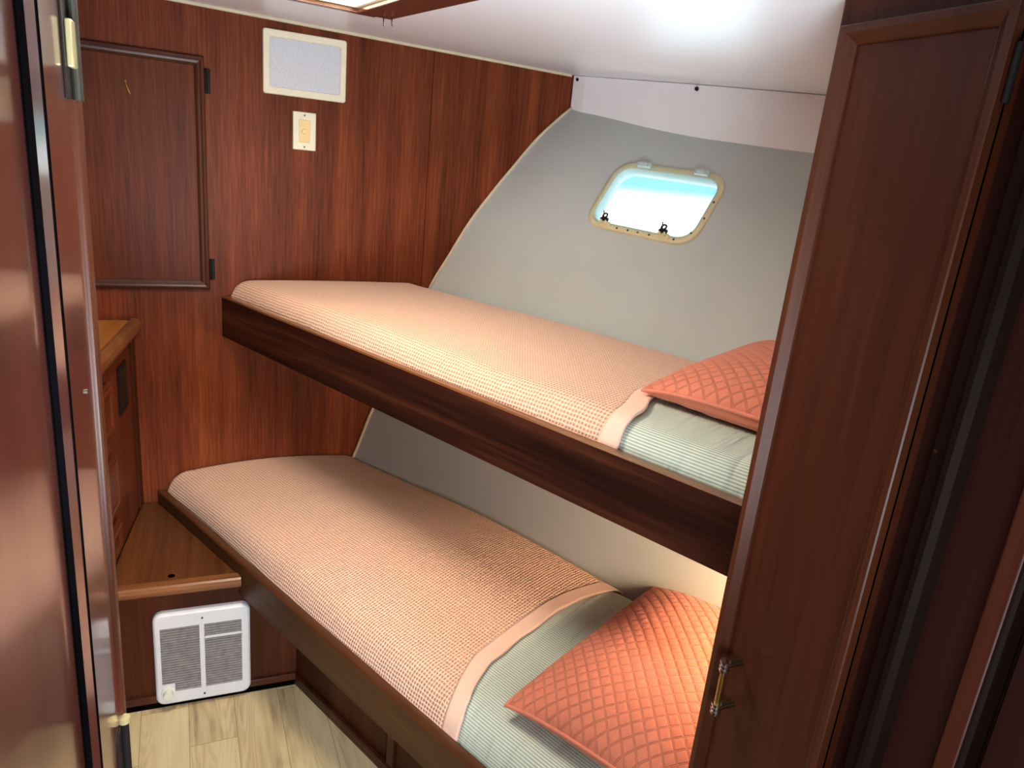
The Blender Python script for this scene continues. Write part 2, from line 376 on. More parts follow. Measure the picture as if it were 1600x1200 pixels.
# hull side: the profile swept along the berths, with a hole for the port light
def hull_obj():
    zz = [-1.611+k*(1.611+.33)/60 for k in range(61)]
    mb = MB(); L = []
    for e in (0, 1):
        for z in zz:
            n = hull_n(z); s0 = s_part(n)-.05; s1 = s_bulk(n)-.0005
            L.append((n, z, s0, s1))
        break
    K = len(L); ns = 14
    for off in (0, .03):
        for (n, z, s0, s1) in L:
            for k in range(ns+1):
                s = s0+(s1-s0)*k/ns; mb.v.append(tuple(B(n+off, s, z+EYE)))
    w = ns+1; o2 = K*w
    for i in range(K-1):
        for k in range(ns):
            a = i*w+k; mb.f.append((a,a+1,a+w+1,a+w)); mb.f.append((o2+a+w,o2+a+w+1,o2+a+1,o2+a))
    for i in range(K-1):
        for k in (0, ns): a = i*w+k; mb.f.append((a,a+w,o2+a+w,o2+a))
    for k in range(ns):
        for i in (0, K-1): a = i*w+k; mb.f.append((a,a+1,o2+a+1,o2+a))
    return mb.build('wall_hull', M['hull'])
hull = struct(hull_obj())
WC = B(1.952, 1.245, EYE-.057)                       # port light centre, on the hull skin
tv = (BN*.73+Vector((0,0,1))).normalized(); tu = -BY; tn = -(tu.cross(tv)).normalized()
if tn.dot(BN) > 0: tn = -tn                          # tn points into the cabin
rot = Matrix.Rotation(math.radians(-3.0), 3, -tn if tu.cross(tv).dot(tn) < 0 else tn)
tu = rot @ tu; tv = rot @ tv
WM = Matrix((tu, tv, tn)).transposed().to_4x4(); WM.translation = WC
WT = lambda a, b, h: tuple(WC + tu*a + tv*b + tn*h)
cut = MB(); cut.prism(rrect(.380,.220,.052), -.12, .08, WT); cutter = cut.build('cutter', M['hull'])
md = hull.modifiers.new('cut', 'BOOLEAN'); md.object = cutter; md.operation = 'DIFFERENCE'; md.solver = 'EXACT'
dg = bpy.context.evaluated_depsgraph_get(); dg.update()
me = bpy.data.meshes.new_from_object(hull.evaluated_get(dg)); hull.modifiers.clear(); hull.data = me
bpy.data.objects.remove(cutter)
for p in me.polygons: p.use_smooth = True
try: me.set_sharp_from_angle(angle=.6)
except Exception: pass
# the port light
win = sroot('window_1'); win.matrix_world = WM
def ringmb(wo, ho, ro, wi, hi, ri, prof):
    mb = MB(); L = []
    for t, h in prof: L.append(lp(rrect(wi+(wo-wi)*t, hi+(ho-hi)*t, ri+(ro-ri)*t, 8), h))
    mb.loops(L); return mb
ringmb(.412,.254,.066,.374,.214,.05,[(1,-.004),(1,.004),(.92,.007),(.06,.007),(0,.005),(0,-.002)]).build('frame', M['ring'], win, smooth=True)
ringmb(.3742,.2142,.05,.370,.210,.048,[(1,-.032),(1,.0048),(0,.0048),(0,-.032)]).build('lining', M['rim'], win, smooth=True)
mb = MB(); mb.loops([lp(rrect(w_,h_,r_,8),z_) for w_,h_,r_,z_ in ((.384,.224,.056,.0075),(.388,.228,.058,.010),(.388,.228,.058,.0145),(.380,.220,.054,.0175))], None, True, True); mb.build('pane', M['glass'], win)
for a, b in ((-.066,-.1185),(-.024,-.1185),(.014,-.1185),(.056,-.1185),(.142,-.1165),(.183,-.085),(.1975,-.03),(.1975,.028)):
    mb = MB(); mb.cyl((a,b,.0065),(a,b,.0092),.0036,.003,10); mb.build('screw', M['steel'], win)
for a in (-.118, .103):
    mb = MB(); mb.prism(rrect(.046,.018,.006,4,a,-.114), .006, .013); mb.box(a-.012,a-.006,-.118,-.096,.012,.024); mb.box(a+.006,a+.012,-.118,-.096,.012,.024)
    d = mb.build('latch', M['ring'], win, bevel=.0015)
    mb = MB(); mb.cyl((a-.013,-.104,.02),(a+.013,-.104,.02),.0055,n=12); mb.tube([(a+.008*math.cos(t*PI/6),-.094+.008*math.sin(t*PI/6),.026) for t in range(12)], .003, 6, True); mb.cyl((a-.004,-.1,.022),(a-.011,-.080,.03),.002,n=8)
    mb.build('wing_knob', M['black'], d, smooth=True)
for a in (-.10, .11):
    mb = MB(); mb.prism(rrect(.05,.016,.005,4,a,.118), .006, .0185); mb.cyl((a-.012,.118,.019),(a+.012,.118,.019),.006,n=12); mb.build('hinge', M['gasket'], win, bevel=.001)
# white panel between hull and headliner, with dark screw caps
SP = [(2.202,1.82),(2.17,1.62),(2.12,1.30),(2.09,.86),(2.075,.4),(2.06,-.08)]
def zof(n):                                         # height at which the hull reaches n
    lo, hi = -.3, .33
    for _ in range(40):
        m_ = (lo+hi)/2
        if hull_n(m_) < n: lo = m_
        else: hi = m_
    return lo
mb = MB(); tri = []
def lerp_sp(s):
    for (n0,a),(n1,b) in zip(SP, SP[1:]):
        if s >= b: return n0+(n1-n0)*(a-s)/(a-b)
    return SP[-1][0]
SP = [(sum(lerp_sp(max(-.08,min(1.82,1.82-1.9*k/30+d)))for d in (-.14,-.07,0,.07,.14))/5 if 0 < k < 30 else SP[0 if k == 0 else -1][0], 1.82-1.9*k/30) for k in range(31)]
for off in (-.003, .018):
    for n, s in SP:
        p = B(n+off, s); tri.append(((p.x,p.y,zof(n)+EYE-.004),(p.x,p.y,ceil_z(p.x,p.y)-.0015)))
k = len(SP); vs = [q for t in tri for q in t]; fs = []
for i in range(k-1):
    a = 2*i; fs.append((a,a+1,a+3,a+2)); b_ = 2*k+a; fs.append((b_+2,b_+3,b_+1,b_)); fs.append((a,a+2,b_+2,b_)); fs.append((a+1,b_+1,b_+3,a+3))
fs += [(0,1,2*k+1,2*k),(2*k-2,2*k-1,4*k-1,4*k-2)]
mb.add(vs, fs); tp = struct(mb.build('trim_1', M['strip']))
for n, s in ((2.198,1.797),(2.112,1.25)):
    p = B(n-.002, s); z = ceil_z(p.x,p.y)-.014; q = p-BN*.007
    mb = MB(); mb.cyl((p.x,p.y,z),(q.x,q.y,z),.0065,.005,12); mb.build('screw_cap', M['black'], tp, smooth=False)
# cream beads: along the top of the bulkhead and down the hull joint
mb = MB(); mb.box(-.72, 1.39, -.010, 0.0, 0, .008, lambda x,y,z: (x, y, czl(x)-.008+z)); o = struct(mb.build('trim_2', M['bead'])); o.location = P0; o.rotation_euler = (0,0,RB)
mb = MB(); pts = []
for k in range(50):
    z = -1.2+k*1.437/49; n = hull_n(z); p = B(n-.003, s_bulk(n)-.006, z+EYE); pts.append(p)
mb.tube(pts, .0055, 8); struct(mb.build('trim_3', M['bead'], smooth=True))
# after partition behind the right-hand lockers and the return walls
mb = MB(); mb.prism([(1.02,0),(1.5,0),(1.62,.3),(2.62,1.9),(1.02,1.85)], .66, .695, lambda a,b,h:(a,h,b)); struct(mb.build('wall_partition', M['bulk']))
mb = MB(); mb.box(-.78,-.72,.9,2.62,0,1.99); struct(mb.build('wall_left', M['bulk']))
mb = MB(); mb.box(-.72,-.11,.955,.99,0,1.88); struct(mb.build('wall_return', M['bulk']))
mb = MB(); mb.box(-.27,-.225,-1.3,.9,0,1.86); struct(mb.build('wall_corridor', M['cab']))
mb = MB(); mb.box(-.2,1.5,-1.3,-1.26,0,1.72); struct(mb.build('wall_aft', M['cab']))
mb = MB(); mb.box(-.135,-.094,.952,.985,0,1.86); struct(mb.build('trim_4', M['mould'], bevel=.003))

# ------------------------------------------------------------------ open cabin door on the left, folded back along the corridor
D = sroot('door_1', (-.1,.945,0), math.radians(-2.5))
T = lambda u, v, h: (h, u, v)                         # u along y (0 at the hinge edge, negative towards the camera)
Z0, Z1 = .03, 1.79
mb = MB(); mb.box(-.80,-.144,Z0,Z1,-.034,-.0125,T); mb.box(-.142,0,Z0,Z1,-.034,0,T); mb.build('leaf', M['door'], D, bevel=.0015)
mb = MB(); L = []
prof = [(-.1606,-.0125),(-.1606,-.0059),(-.146,-.0006),(-.1455,-.003),(-.1455,-.0125)]
L = [[(u,Z0,h) for u,h in prof],[(u,Z1,h) for u,h in prof]]
vs = L[0]+L[1]; k = len(prof); mb.add(vs, [(i,i+1,k+i+1,k+i) for i in range(k-1)]+[tuple(range(k)),tuple(range(2*k-1,k-1,-1))], T)
mb.build('moulding', M['doormould'], D)
mb = MB(); mb.box(-.168,-.1608,Z0,Z1,-.0126,-.0115,T); mb.box(-.1622,-.1608,Z0,Z1,-.0126,-.0060,T); mb.box(-.1455,-.1385,Z0,Z1,-.002,.0004,T); mb.build('groove', M['dark'], D)
def door_hinge(z0, z1, m1):
    mb = MB(); mb.box(-.038,-.001,z0,z1,0,.002,T); h = mb.build('hinge', M['black'], D, bevel=.0006)
    mb = MB(); mb.cyl((.006,.002,z0),(.006,.002,z1),.0055,n=14); mb.build('knuckle', m1, h, smooth=False)
    return h
door_hinge(EYE+.026, EYE+.14, M['steel'])
mb = MB(); mb.box(-.026,.0015,EYE+.057,EYE+.103,.0021,.0085,T); mb.build('hinge_sheen', M['paleb'], D, bevel=.0015)  # pale block: the reflection on the hinge, put in as colour
h = door_hinge(EYE-.93, EYE-.79, M['black'])
mb = MB(); mb.cyl((.006,.002,EYE-.79),(.006,.002,EYE-.782),.0075,n=14); mb.build('hinge_cap', M['paleb'], h)
mb = MB(); mb.cyl((0,-.055,EYE-.285),(.002,-.055,EYE-.285),.003,n=10); mb.build('screw', M['steel'], D)

# ------------------------------------------------------------------ lockers on the right
lk = thing('locker', 'tall dark mahogany locker on the right with two narrow panelled doors and a brass pull', 'locker', (.70,0,0))
T = lambda u, v, h: (-h, u, v)                        # h grows towards the corridor
zc = ceil_z(.7,.3)-.001
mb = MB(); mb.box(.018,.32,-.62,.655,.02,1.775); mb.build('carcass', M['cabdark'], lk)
mb = MB(); mb.box(.004,.32,.6735,.69,.02,1.85); mb.build('corner_post', M['cab'], lk, bevel=.003)
mb = MB(); mb.box(.0,.32,.43,.6725,1.8005,1.84); mb.build('head_rail', M['cab'], lk)
mp = [(0,0),(0,.013),(.003,.017),(.008,.0175),(.013,.015),(.019,.008),(.0215,.002),(.0215,-.004)]
mpd = [(0,-.004),(0,.011),(.0015,.0125),(.0085,.0125),(.0190,.0035),(.0205,.0030),(.0205,.0005)]
d1 = MB(); d1.box(.470,.672,.06,1.80,-.018,0,T); door1 = d1.build('door', M['cab'], lk, bevel=.001)
door1['label'] = 'locker door nearest the bunks with brass and chrome pull'
mb = MB(); mb.mould(.470,.672,.06,1.80,mpd,T); mb.build('moulding', M['mould'], door1, smooth=False)
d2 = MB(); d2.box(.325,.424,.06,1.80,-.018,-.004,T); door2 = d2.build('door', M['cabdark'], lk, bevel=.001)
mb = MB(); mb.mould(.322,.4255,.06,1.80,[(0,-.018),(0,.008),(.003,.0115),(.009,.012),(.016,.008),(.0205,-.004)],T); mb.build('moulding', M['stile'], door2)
mb = MB(); mb.box(.3265,.3475,.06,1.80,-.003,.0125,T); mb.build('lit_moulding_edge', M['cab'], door2, bevel=.003)  # lighter bar: the moulding's lit side, its light put into the colour
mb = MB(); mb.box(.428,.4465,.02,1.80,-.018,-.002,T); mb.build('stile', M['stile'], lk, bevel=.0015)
mb = MB(); mb.cyl((.006,.4415,EYE-.236),(-.0005,.4415,EYE-.236),.0032,.0022,10); mb.build('catch_pin', M['bronze'], lk)
mb = MB(); mb.cyl((-.004,.4655,EYE+.10),(-.004,.4655,EYE+.152),.0035,n=10); mb.build('hinge', M['black'], lk)
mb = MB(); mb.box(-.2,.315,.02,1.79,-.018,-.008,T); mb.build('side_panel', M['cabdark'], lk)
# pull: fluted chrome ends, brass bar
hy = .6265; hx = -.030; z1, z2 = EYE-.633, EYE-.704
mb = MB(); mb.cyl((hx,hy,z1),(hx,hy,z2),.0042,n=14); hd = mb.build('handle', M['brass'], door1, smooth=False); hd['label'] = 'brass bar pull with fluted chrome ends'
for zc_, sg in ((z1,1),(z2,-1)):
    mb = MB()
    for k in range(3):
        a = zc_+(.0085-.0062*k)*1.0; mb.cyl((hx,hy,a),(hx,hy,a-.0032),.0072,n=16); mb.cyl((hx,hy,a-.0032),(hx,hy,a-.0062),.0056,n=16)
    mb.build('chrome_end', M['chrome'], hd, smooth=False)
    mb = MB(); mb.cyl((hx,hy,zc_),(0,hy,zc_),.0042,.0052,12); mb.build('post', M['bronze'], hd, smooth=False)

# ------------------------------------------------------------------ hatch in the headliner
ht = thing('ceiling_hatch', 'dark wooden ceiling hatch frame with bright cream well and small hooks', 'hatch', (.16,1.48,0))
def HT(x, y, z): return (x-.16, y-1.48, ceil_z(x,y)+z)
def rect_ring(mb, o, i, z0, z1):
    q = lambda r, z: [(r[0],r[2],z),(r[1],r[2],z),(r[1],r[3],z),(r[0],r[3],z)]
    mb.loops([q(o,z1),q(o,z0),q(i,z0),q(i,z1)], HT, close=True)
mb = MB(); rect_ring(mb, (-.15,.454,1.12,1.771), (-.105,.4145,1.165,1.7515), -.012, -.0005); mb.build('outer_frame', M['hatch'], ht, bevel=.002)
mb = MB(); rect_ring(mb, (-.103,.412,1.167,1.7495), (HX0+.003,HX1-.003,HY0+.003,HY1-.003), -.016, -.0005); mb.build('inner_frame', M['hatch'], ht, bevel=.002)
mb = MB(); rect_ring(mb, (HX0+.0025,HX1-.0025,HY0+.0025,HY1-.0025), (HX0+.012,HX1-.012,HY0+.012,HY1-.012), -.006, .12); mb.build('well', M['cream'], ht)
mb = MB(); mb.box(HX0,HX1,HY0,HY1,.121,.13,HT); mb.build('lid', M['cream'], ht)
for x, y in ((.434,1.757),(.444,1.722)):
    z = ceil_z(x,y)-EYE-.012
    mb = MB(); pts = [(x,y,EYE+z),(x,y,EYE+z-.012)]+[(x,y-.005+.005*math.cos(t),EYE+z-.012-.005*math.sin(t)) for t in [PI*k/6 for k in range(1,6)]]
    mb.tube(pts, .0014, 6, T=lambda a,b,c:(a-.16,b-1.48,c)); mb.build('cup_hook', M['chrome'], ht, smooth=True)

# ------------------------------------------------------------------ bulkhead fittings
bl = lambda a, y, z: P0 + Vector((math.cos(RB),math.sin(RB),0))*a + Vector((-math.sin(RB),math.cos(RB),0))*y + Vector((0,0,z))
F = lambda u, v, h: (u, -h, v)                        # h stands out of the bulkhead
# locker door
L0 = bl(0,0,0); ld = thing('wall_locker_door', 'square mahogany locker door framed by raised moulding on the forward bulkhead', 'locker door', L0, RB)
zt, zb = EYE+.229, EYE-.462
mb = MB(); mb.box(-.40,.144,zb+.004,zt-.004,.0003,.007,F); mb.build('panel', M['locker'], ld)
mb = MB(); mb.mould(-.41,.1475,zb,zt,[(0,.0003),(0,.012),(.003,.016),(.009,.017),(.014,.0145),(.02,.0135),(.027,.009),(.0285,.006)],F); mb.build('moulding', M['mould'], ld)
for z0, z1 in ((.128,.198),(-.432,-.366)):
    mb = MB(); mb.box(.150,.164,EYE+z0,EYE+z1,.0003,.004,F); mb.cyl((.151,-.005,EYE+z0),(.151,-.005,EYE+z1),.0045,n=10); mb.build('hinge', M['hinge'], ld, bevel=.0006)
mb = MB(); mb.tube([(-.062,-.008,EYE+.134),(-.060,-.014,EYE+.124),(-.055,-.016,EYE+.11),(-.05,-.016,EYE+.1)], .0022, 7); mb.cyl((-.062,-.0065,EYE+.136),(-.062,-.012,EYE+.134),.004,n=10); mb.build('hook', M['brass'], ld, smooth=True)
# loudspeaker
sp = thing('wall_speaker', 'cream framed flush wall loudspeaker with grey mesh grille below the headliner', 'loudspeaker', bl(.4405,0,EYE+.243), RB)
mb = MB(); L = []
for w, h, r, z in ((.2535,.1845,.008,.0003),(.2535,.1845,.008,.007),(.249,.180,.007,.010),(.218,.144,.007,.010),(.214,.140,.006,.005)): L.append(lp(rrect(w,h,r,5),z))
mb.loops(L, F); mb.build('frame', M['ivory'], sp)
mb = MB(); mb.loops([lp(rrect(.2155,.1415,.006,5),.0004),lp(rrect(.2155,.1415,.006,5),.0055),lp(rrect(.208,.134,.006,5),.0072)], F, False, True); mb.build('grille', M['mesh'], sp)
# dimmer switch
sw = thing('dimmer_switch', 'ivory dimmer switch plate on the bulkhead under the loudspeaker', 'light switch', bl(.4395,0,EYE+.051), RB)
mb = MB(); L = [lp(rrect(w,h,r,4),z) for w,h,r,z in ((.0715,.1155,.003,.0003),(.0715,.1155,.003,.004),(.067,.111,.0025,.0065),(.0345,.068,.0015,.0065),(.0345,.068,.0015,.004))]
mb.loops(L, F); mb.build('plate', M['ivory'], sw)
mb = MB(); mb.prism(rrect(.0335,.067,.001,3), .0035, .0062, F); mb.build('insert', M['amber'], sw)
mb = MB(); mb.cyl((-.001,-.006,-.001),(-.001,-.012,-.001),.0082,.0075,20); mb.build('knob', M['amber'], sw, bevel=.001)
for z in (.048,-.048):
    mb = MB(); mb.cyl((0,-.0062,z),(0,-.0075,z),.0028,n=10); mb.build('screw', M['steel'], sw)

# ------------------------------------------------------------------ dresser on the left
RD = math.radians(-8.05)
dr = thing('dresser', 'wooden built-in dresser at far left with pale oak worktop and lipped drawers', 'dresser', (-.147,2.483,0), RD)
zt = EYE-.565
mb = MB(); mb.box(-.50,-.001,-1.0,-.001,.03,zt-.03); mb.build('carcass', M['drawer'], dr)
mb = MB(); mb.box(-.50,.012,-1.02,-.001,zt-.03,zt); mb.build('worktop', M['counter'], dr, bevel=.002)
mb = MB(); L = []
pf = [(.010,-.036),(.022,-.034),(.027,-.02),(.026,-.004),(.020,.006),(.010,.009),(.001,.008),(-.004,.001),(.001,-.036)]
k = len(pf); mb.add([(a,-1.02,zt+b) for a,b in pf]+[(a,-.001,zt+b) for a,b in pf], [(i,(i+1)%k,k+(i+1)%k,k+i) for i in range(k)]+[tuple(range(k)),tuple(range(2*k-1,k-1,-1))])
mb.build('fiddle_rail', M['nose'], dr, smooth=False)
mb = MB(); mb.box(-.001,.006,-.045,-.001,.42,zt-.03); mb.build('corner_stile', M['base'], dr, bevel=.001)
for i, (za, zb_) in enumerate(((-.655,-.805),(-.868,-1.03),(-1.07,-1.165))):
    mb = MB(); mb.box(0,.012,-.95,-.348,EYE+zb_,EYE+za); d = mb.build('drawer', M['drawer'], dr, bevel=.003)
    mb = MB(); mb.mould(-.94,-.358,EYE+zb_+.01,EYE+za-.01,[(0,.012),(0,.015),(.006,.018),(.014,.016),(.02,.011)], lambda u,v,h:(h,u,v)); mb.build('moulding', M['drawer'], d)
    mb = MB(); mb.cyl((.018,-.60,EYE+(za+zb_)/2),(.036,-.60,EYE+(za+zb_)/2),.006,.012,14); mb.build('knob', M['brass'], d)
mb = MB(); mb.mould(-.228,-.122,EYE-.800,EYE-.658,[(0,0),(0,.004),(.010,.004),(.012,.001)], lambda u,v,h:(h,u,v)); mb.box(0,.0015,-.222,-.128,EYE-.795,EYE-.663)
vp = mb.build('vent_plate', M['black'], dr)
mb = MB()
for k in range(4): mb.box(.001,.004,-.206+k*.022,-.2+k*.022,EYE-.785,EYE-.673)
mb.build('vent_bar', M['bronze'], vp)

# ------------------------------------------------------------------ step with heater
RS = math.radians(-2.35)
st = thing('step', 'low wooden step between dresser and lower bunk with worn nosing and finger hole', 'step', (0,1.9335,0), RS)
def SL(x, y):                                       # world -> step frame
    dx, dy = x, y-1.9335; c, s = math.cos(RS), math.sin(RS); return (dx*c+dy*s, -dx*s+dy*c)
zt = EYE-1.196
mb = MB(); poly = [SL(-.2185,1.962),SL(.1225,1.945),SL(-.102,2.484),SL(-.1445,2.482)]
mb.prism(poly, zt-.03, zt); mb.build('tread', M['tread'], st, bevel=.001)
xa, xb = -.2185, .1265
pf = [(.034,-.030),(.006,-.030),(.001,-.024),(0,-.012),(.002,-.004),(.008,0),(.034,.0006)]
k = len(pf); mb = MB(); mb.add([(xa,a,zt+b) for a,b in pf]+[(xb+.0*a,a,zt+b) for a,b in pf], [(i,(i+1)%k,k+(i+1)%k,k+i) for i in range(k)]+[tuple(range(k)),tuple(range(2*k-1,k-1,-1))])
mb.build('nosing', M['nose'], st)
mb = MB(); q = SL(-.055,1.992); mb.cyl((q[0],q[1],zt-.004),(q[0],q[1],zt+.0008),.0095,n=20); mb.build('finger_hole', M['dark'], st)
mb = MB(); mb.box(-.2175,.1235,.030,.045,0,zt-.03); mb.box(.1235,.284,.030,.045,0,EYE-1.268); mb.box(-.2175,.122,.024,.031,zt-.05,zt-.03); mb.build('riser', M['base'], st)
mb = MB(); mb.box(-.2175,.283,.018,.031,.020,.044); mb.build('bottom_rail', M['mould'], st, bevel=.003)
mb = MB(); mb.box(-.2175,.283,.022,.031,0,.020); mb.build('toe_strip', M['dark'], st)

he = thing('wall_heater', 'white square electric wall heater with twin louvred grilles mounted on the step riser', 'heater', Vector((.0215,1.963,EYE-1.442)), RS)
W, H = .259, .307
mb = MB()
outer = [lp(rrect(W,H,.026,7),.0005),lp(rrect(W,H,.026,7),.014),lp(rrect(W-.005,H-.005,.0235,7),.0195),lp(rrect(W-.014,H-.014,.02,7),.0225)]
mb.loops(outer, F)
# face with two openings, as strips
gx = [(-.1115,-.0085),(.0045,.1055)]; zt_, zb_ = .106, -.110
fr = rrect(W-.014,H-.014,.02,7)
he_o = mb
def face_strip(x0,x1,z0,z1): mb.add([(x0,z0,.0225),(x1,z0,.0225),(x1,z1,.0225),(x0,z1,.0225)], [(0,1,2,3)], F)
top = [p for p in fr if p[1] > 0]; bot = [p for p in fr if p[1] <= 0]
# top and bottom caps with rounded corners
tops = sorted(top, key=lambda p: -p[0]); mb.add([(x,z,.0225) for x,z in [(gx[1][1],zt_)]+[p for p in fr if p[0] > 0 and p[1] > zt_]+[p for p in fr if p[0] < 0 and p[1] > zt_]+[(gx[0][0],zt_)]], [tuple(range(2+len([p for p in fr if p[1] > zt_])))], F)
mb.add([(x,z,.0225) for x,z in [(gx[0][0],zb_)]+[p for p in fr if p[0] < 0 and p[1] < zb_]+[p for p in fr if p[0] > 0 and p[1] < zb_]+[(gx[1][1],zb_)]], [tuple(range(2+len([p for p in fr if p[1] < zb_])))], F)
hw = (W-.014)/2
tl = max(p[1] for p in fr if abs(p[0]+hw) < 1e-5); 
mb.add([(-hw,-tl,.0225),(gx[0][0],zb_,.0225),(gx[0][0],zt_,.0225),(-hw,tl,.0225)], [(0,1,2,3)], F)
mb.add([(hw,-tl,.0225),(gx[1][1],zb_,.0225),(gx[1][1],zt_,.0225),(hw,tl,.0225)], [(0,1,2,3)], F)
face_strip(gx[0][1],gx[1][0],zb_,zt_)
for x0, x1 in gx:
    mb.loops([[(x0,zb_,.0225),(x1,zb_,.0225),(x1,zt_,.0225),(x0,zt_,.0225)],[(x0,zb_,.010),(x1,zb_,.010),(x1,zt_,.010),(x0,zt_,.010)]], F)
mb.build('cover', M['white'], he)
for x0, x1 in gx:
    mb = MB(); ns = 26; pz = (zt_-zb_)/ns
    for k in range(ns):
        z = zb_+pz*k; mb.add([(x0,z+.0015,.0205),(x1,z+.0015,.0205),(x1,z+pz*.74,.0215),(x0,z+pz*.74,.0215),(x0,z+pz*.9,.0165),(x1,z+pz*.9,.0165)], [(0,1,2,3),(3,2,5,4)], F)
    g = mb.build('grille', M['slat'], he)
    mb = MB(); mb.box(x0,x1,zb_,zt_,.008,.010,F); mb.build('backing', M['dark'], g)
mb = MB(); mb.box(.006,.104,.058,.066,.0222,.0236,F); mb.build('deflector', M['white'], he)
mb = MB(); mb.box(-.1115,-.078,zb_,zb_+.030,.0222,.0240,F); mb.build('knob_plate', M['white'], he)
kx, kz = -.096, -.108
mb = MB(); mb.cyl((kx,-.0235,kz),(kx,-.0275,kz),.0195,.0185,28); mb.cyl((kx,-.0275,kz),(kx,-.044,kz),.014,.0125,28); mb.build('knob', M['knob'], he, bevel=.001)
for x, z in ((0,.128),(0,-.132)):
    mb = MB(); mb.cyl((x,-.0225,z),(x,-.0242,z),.003,n=10); mb.build('screw', M['steel'], he)

# ------------------------------------------------------------------ bunks
def bunk(name, label, n0, ztop, h, thick, base):
    s0 = s_part(n0)+.004; s1 = s_bulk(n0)-.003
    org = B(n0, (s0+s1)/2); sc = (s0+s1)/2
    t = thing(name, label, 'bunk', org, TH)
    Lc = lambda n, s, z: (n-n0, s-sc, z)
    zt = EYE+ztop; L = []
    prof = [(0,-h),(0,-.004),(.003,0),(thick-.003,0),(thick,-.004),(thick,-h)]
    mb = MB(); k = len(prof); vs = []
    for end in (0,1):
        for a, b in prof:
            n = n0+a; s = (s_part(n)+.004) if end == 0 else (s_bulk(n)-.003); vs.append(Lc(n,s,zt+b))
    mb.add(vs, [(i,(i+1)%k,k+(i+1)%k,k+i) for i in range(k) if i not in (1,2,3)]+[tuple(range(k)),tuple(range(2*k-1,k-1,-1))]); 
    mb.build('front_board', M['board3'] if base else M['board'], t)
    mb = MB(); vs = []; pr = prof[1:5]; k = 4
    for end in (0,1):
        for a, b in pr:
            n = n0+a; s = (s_part(n)+.004) if end == 0 else (s_bulk(n)-.003); vs.append(Lc(n,s,zt+b))
    mb.add(vs, [(i,i+1,k+i+1,k+i) for i in range(3)]); mb.build('worn_top_edge', M['lip'] if not base else M['board2'], t)
    # platform
    zb = zt-h+.012; nb_ = hull_n(zb-EYE)-.012
    mb = MB(); q = []
    for n in (n0+thick, nb_): q += [(n, s_part(n)+.004),(n, s_bulk(n)-.003)]
    q = [q[0],q[1],q[3],q[2]]
    mb.prism([(n-n0,s-sc) for n,s in q], zb, zb+.018); mb.build('platform', M['base'], t)
    return t, Lc, zt, s0, s1
M['board2'] = wood('dark_board_edge', (.04,.012,.005), (.085,.027,.009), (.16,.055,.017), 'Y', .32, .35, .14)
ub, _, UZ, _, _ = bunk('upper_bunk', 'upper bunk with deep dark walnut front board running along the hull', 1.06, -.485, .135, .022, False)
lb, Lc, LZ, s0, s1 = bunk('lower_bunk', 'lower bunk with brown front board over a panelled base by the floor', .858, -1.155, .105, .026, True)
lb.children[0]
nb0 = 1.015
mb = MB(); q = [(nb0, s_part(nb0)+.004),(nb0, 1.72),(nb0+.018, 1.72),(nb0+.018, s_part(nb0)+.02)]
mb.prism([(n-.858, s-(s0+s1)/2) for n,s in q], 0, LZ-.094); mb.build('base_panel', M['base'], lb)
mb = MB(); mb.box(nb0-.010-.858,nb0-.858,1.20-(s0+s1)/2,1.228-(s0+s1)/2,.03,LZ-.11); mb.build('stile', M['mould'], lb, bevel=.002)
mb = MB(); mb.box(nb0-.014-.858,nb0-.858,s_part(nb0)+.02-(s0+s1)/2,1.695-(s0+s1)/2,0,.035); mb.build('toe_rail', M['mould'], lb, bevel=.003)
mb = MB(); mb.box(.026-.0,nb0-.858,s_part(nb0)+.1-(s0+s1)/2,1.68-(s0+s1)/2,LZ-.1055,LZ-.0935); mb.build('under_board', M['base'], lb)

# bedding: cross-section of the mattress across the berth, front edge rounded
def section(n_f, z_f, n_c, z_c, n_b, crown, sag=0, off=0, steps=44):
    pts = []
    for k in range(16):                             # rounded front
        a = PI/2*k/15; pts.append((n_c-(n_c-n_f)*math.cos(a)**.85 if k < 15 else n_c, z_f+(z_c-z_f)*math.sin(a)**.9))
    for k in range(1, steps+1):
        t = k/steps; n = n_c+(n_b-n_c)*t
        pts.append((n, z_c+crown*math.sin(PI*t)**.8-sag*sstep(.0,.35,t)*(1-sstep(.5,1,t))-.02*sstep(.9,1,t)))
    if off:
        q = []
        for k, (n, z) in enumerate(pts):
            a = pts[max(k-1,0)]; b = pts[min(k+1,len(pts)-1)]; d = math.hypot(b[0]-a[0], b[1]-a[1]) or 1
            q.append((n-(b[1]-a[1])/d*off, z+(b[0]-a[0])/d*off))
        pts = q
    return pts
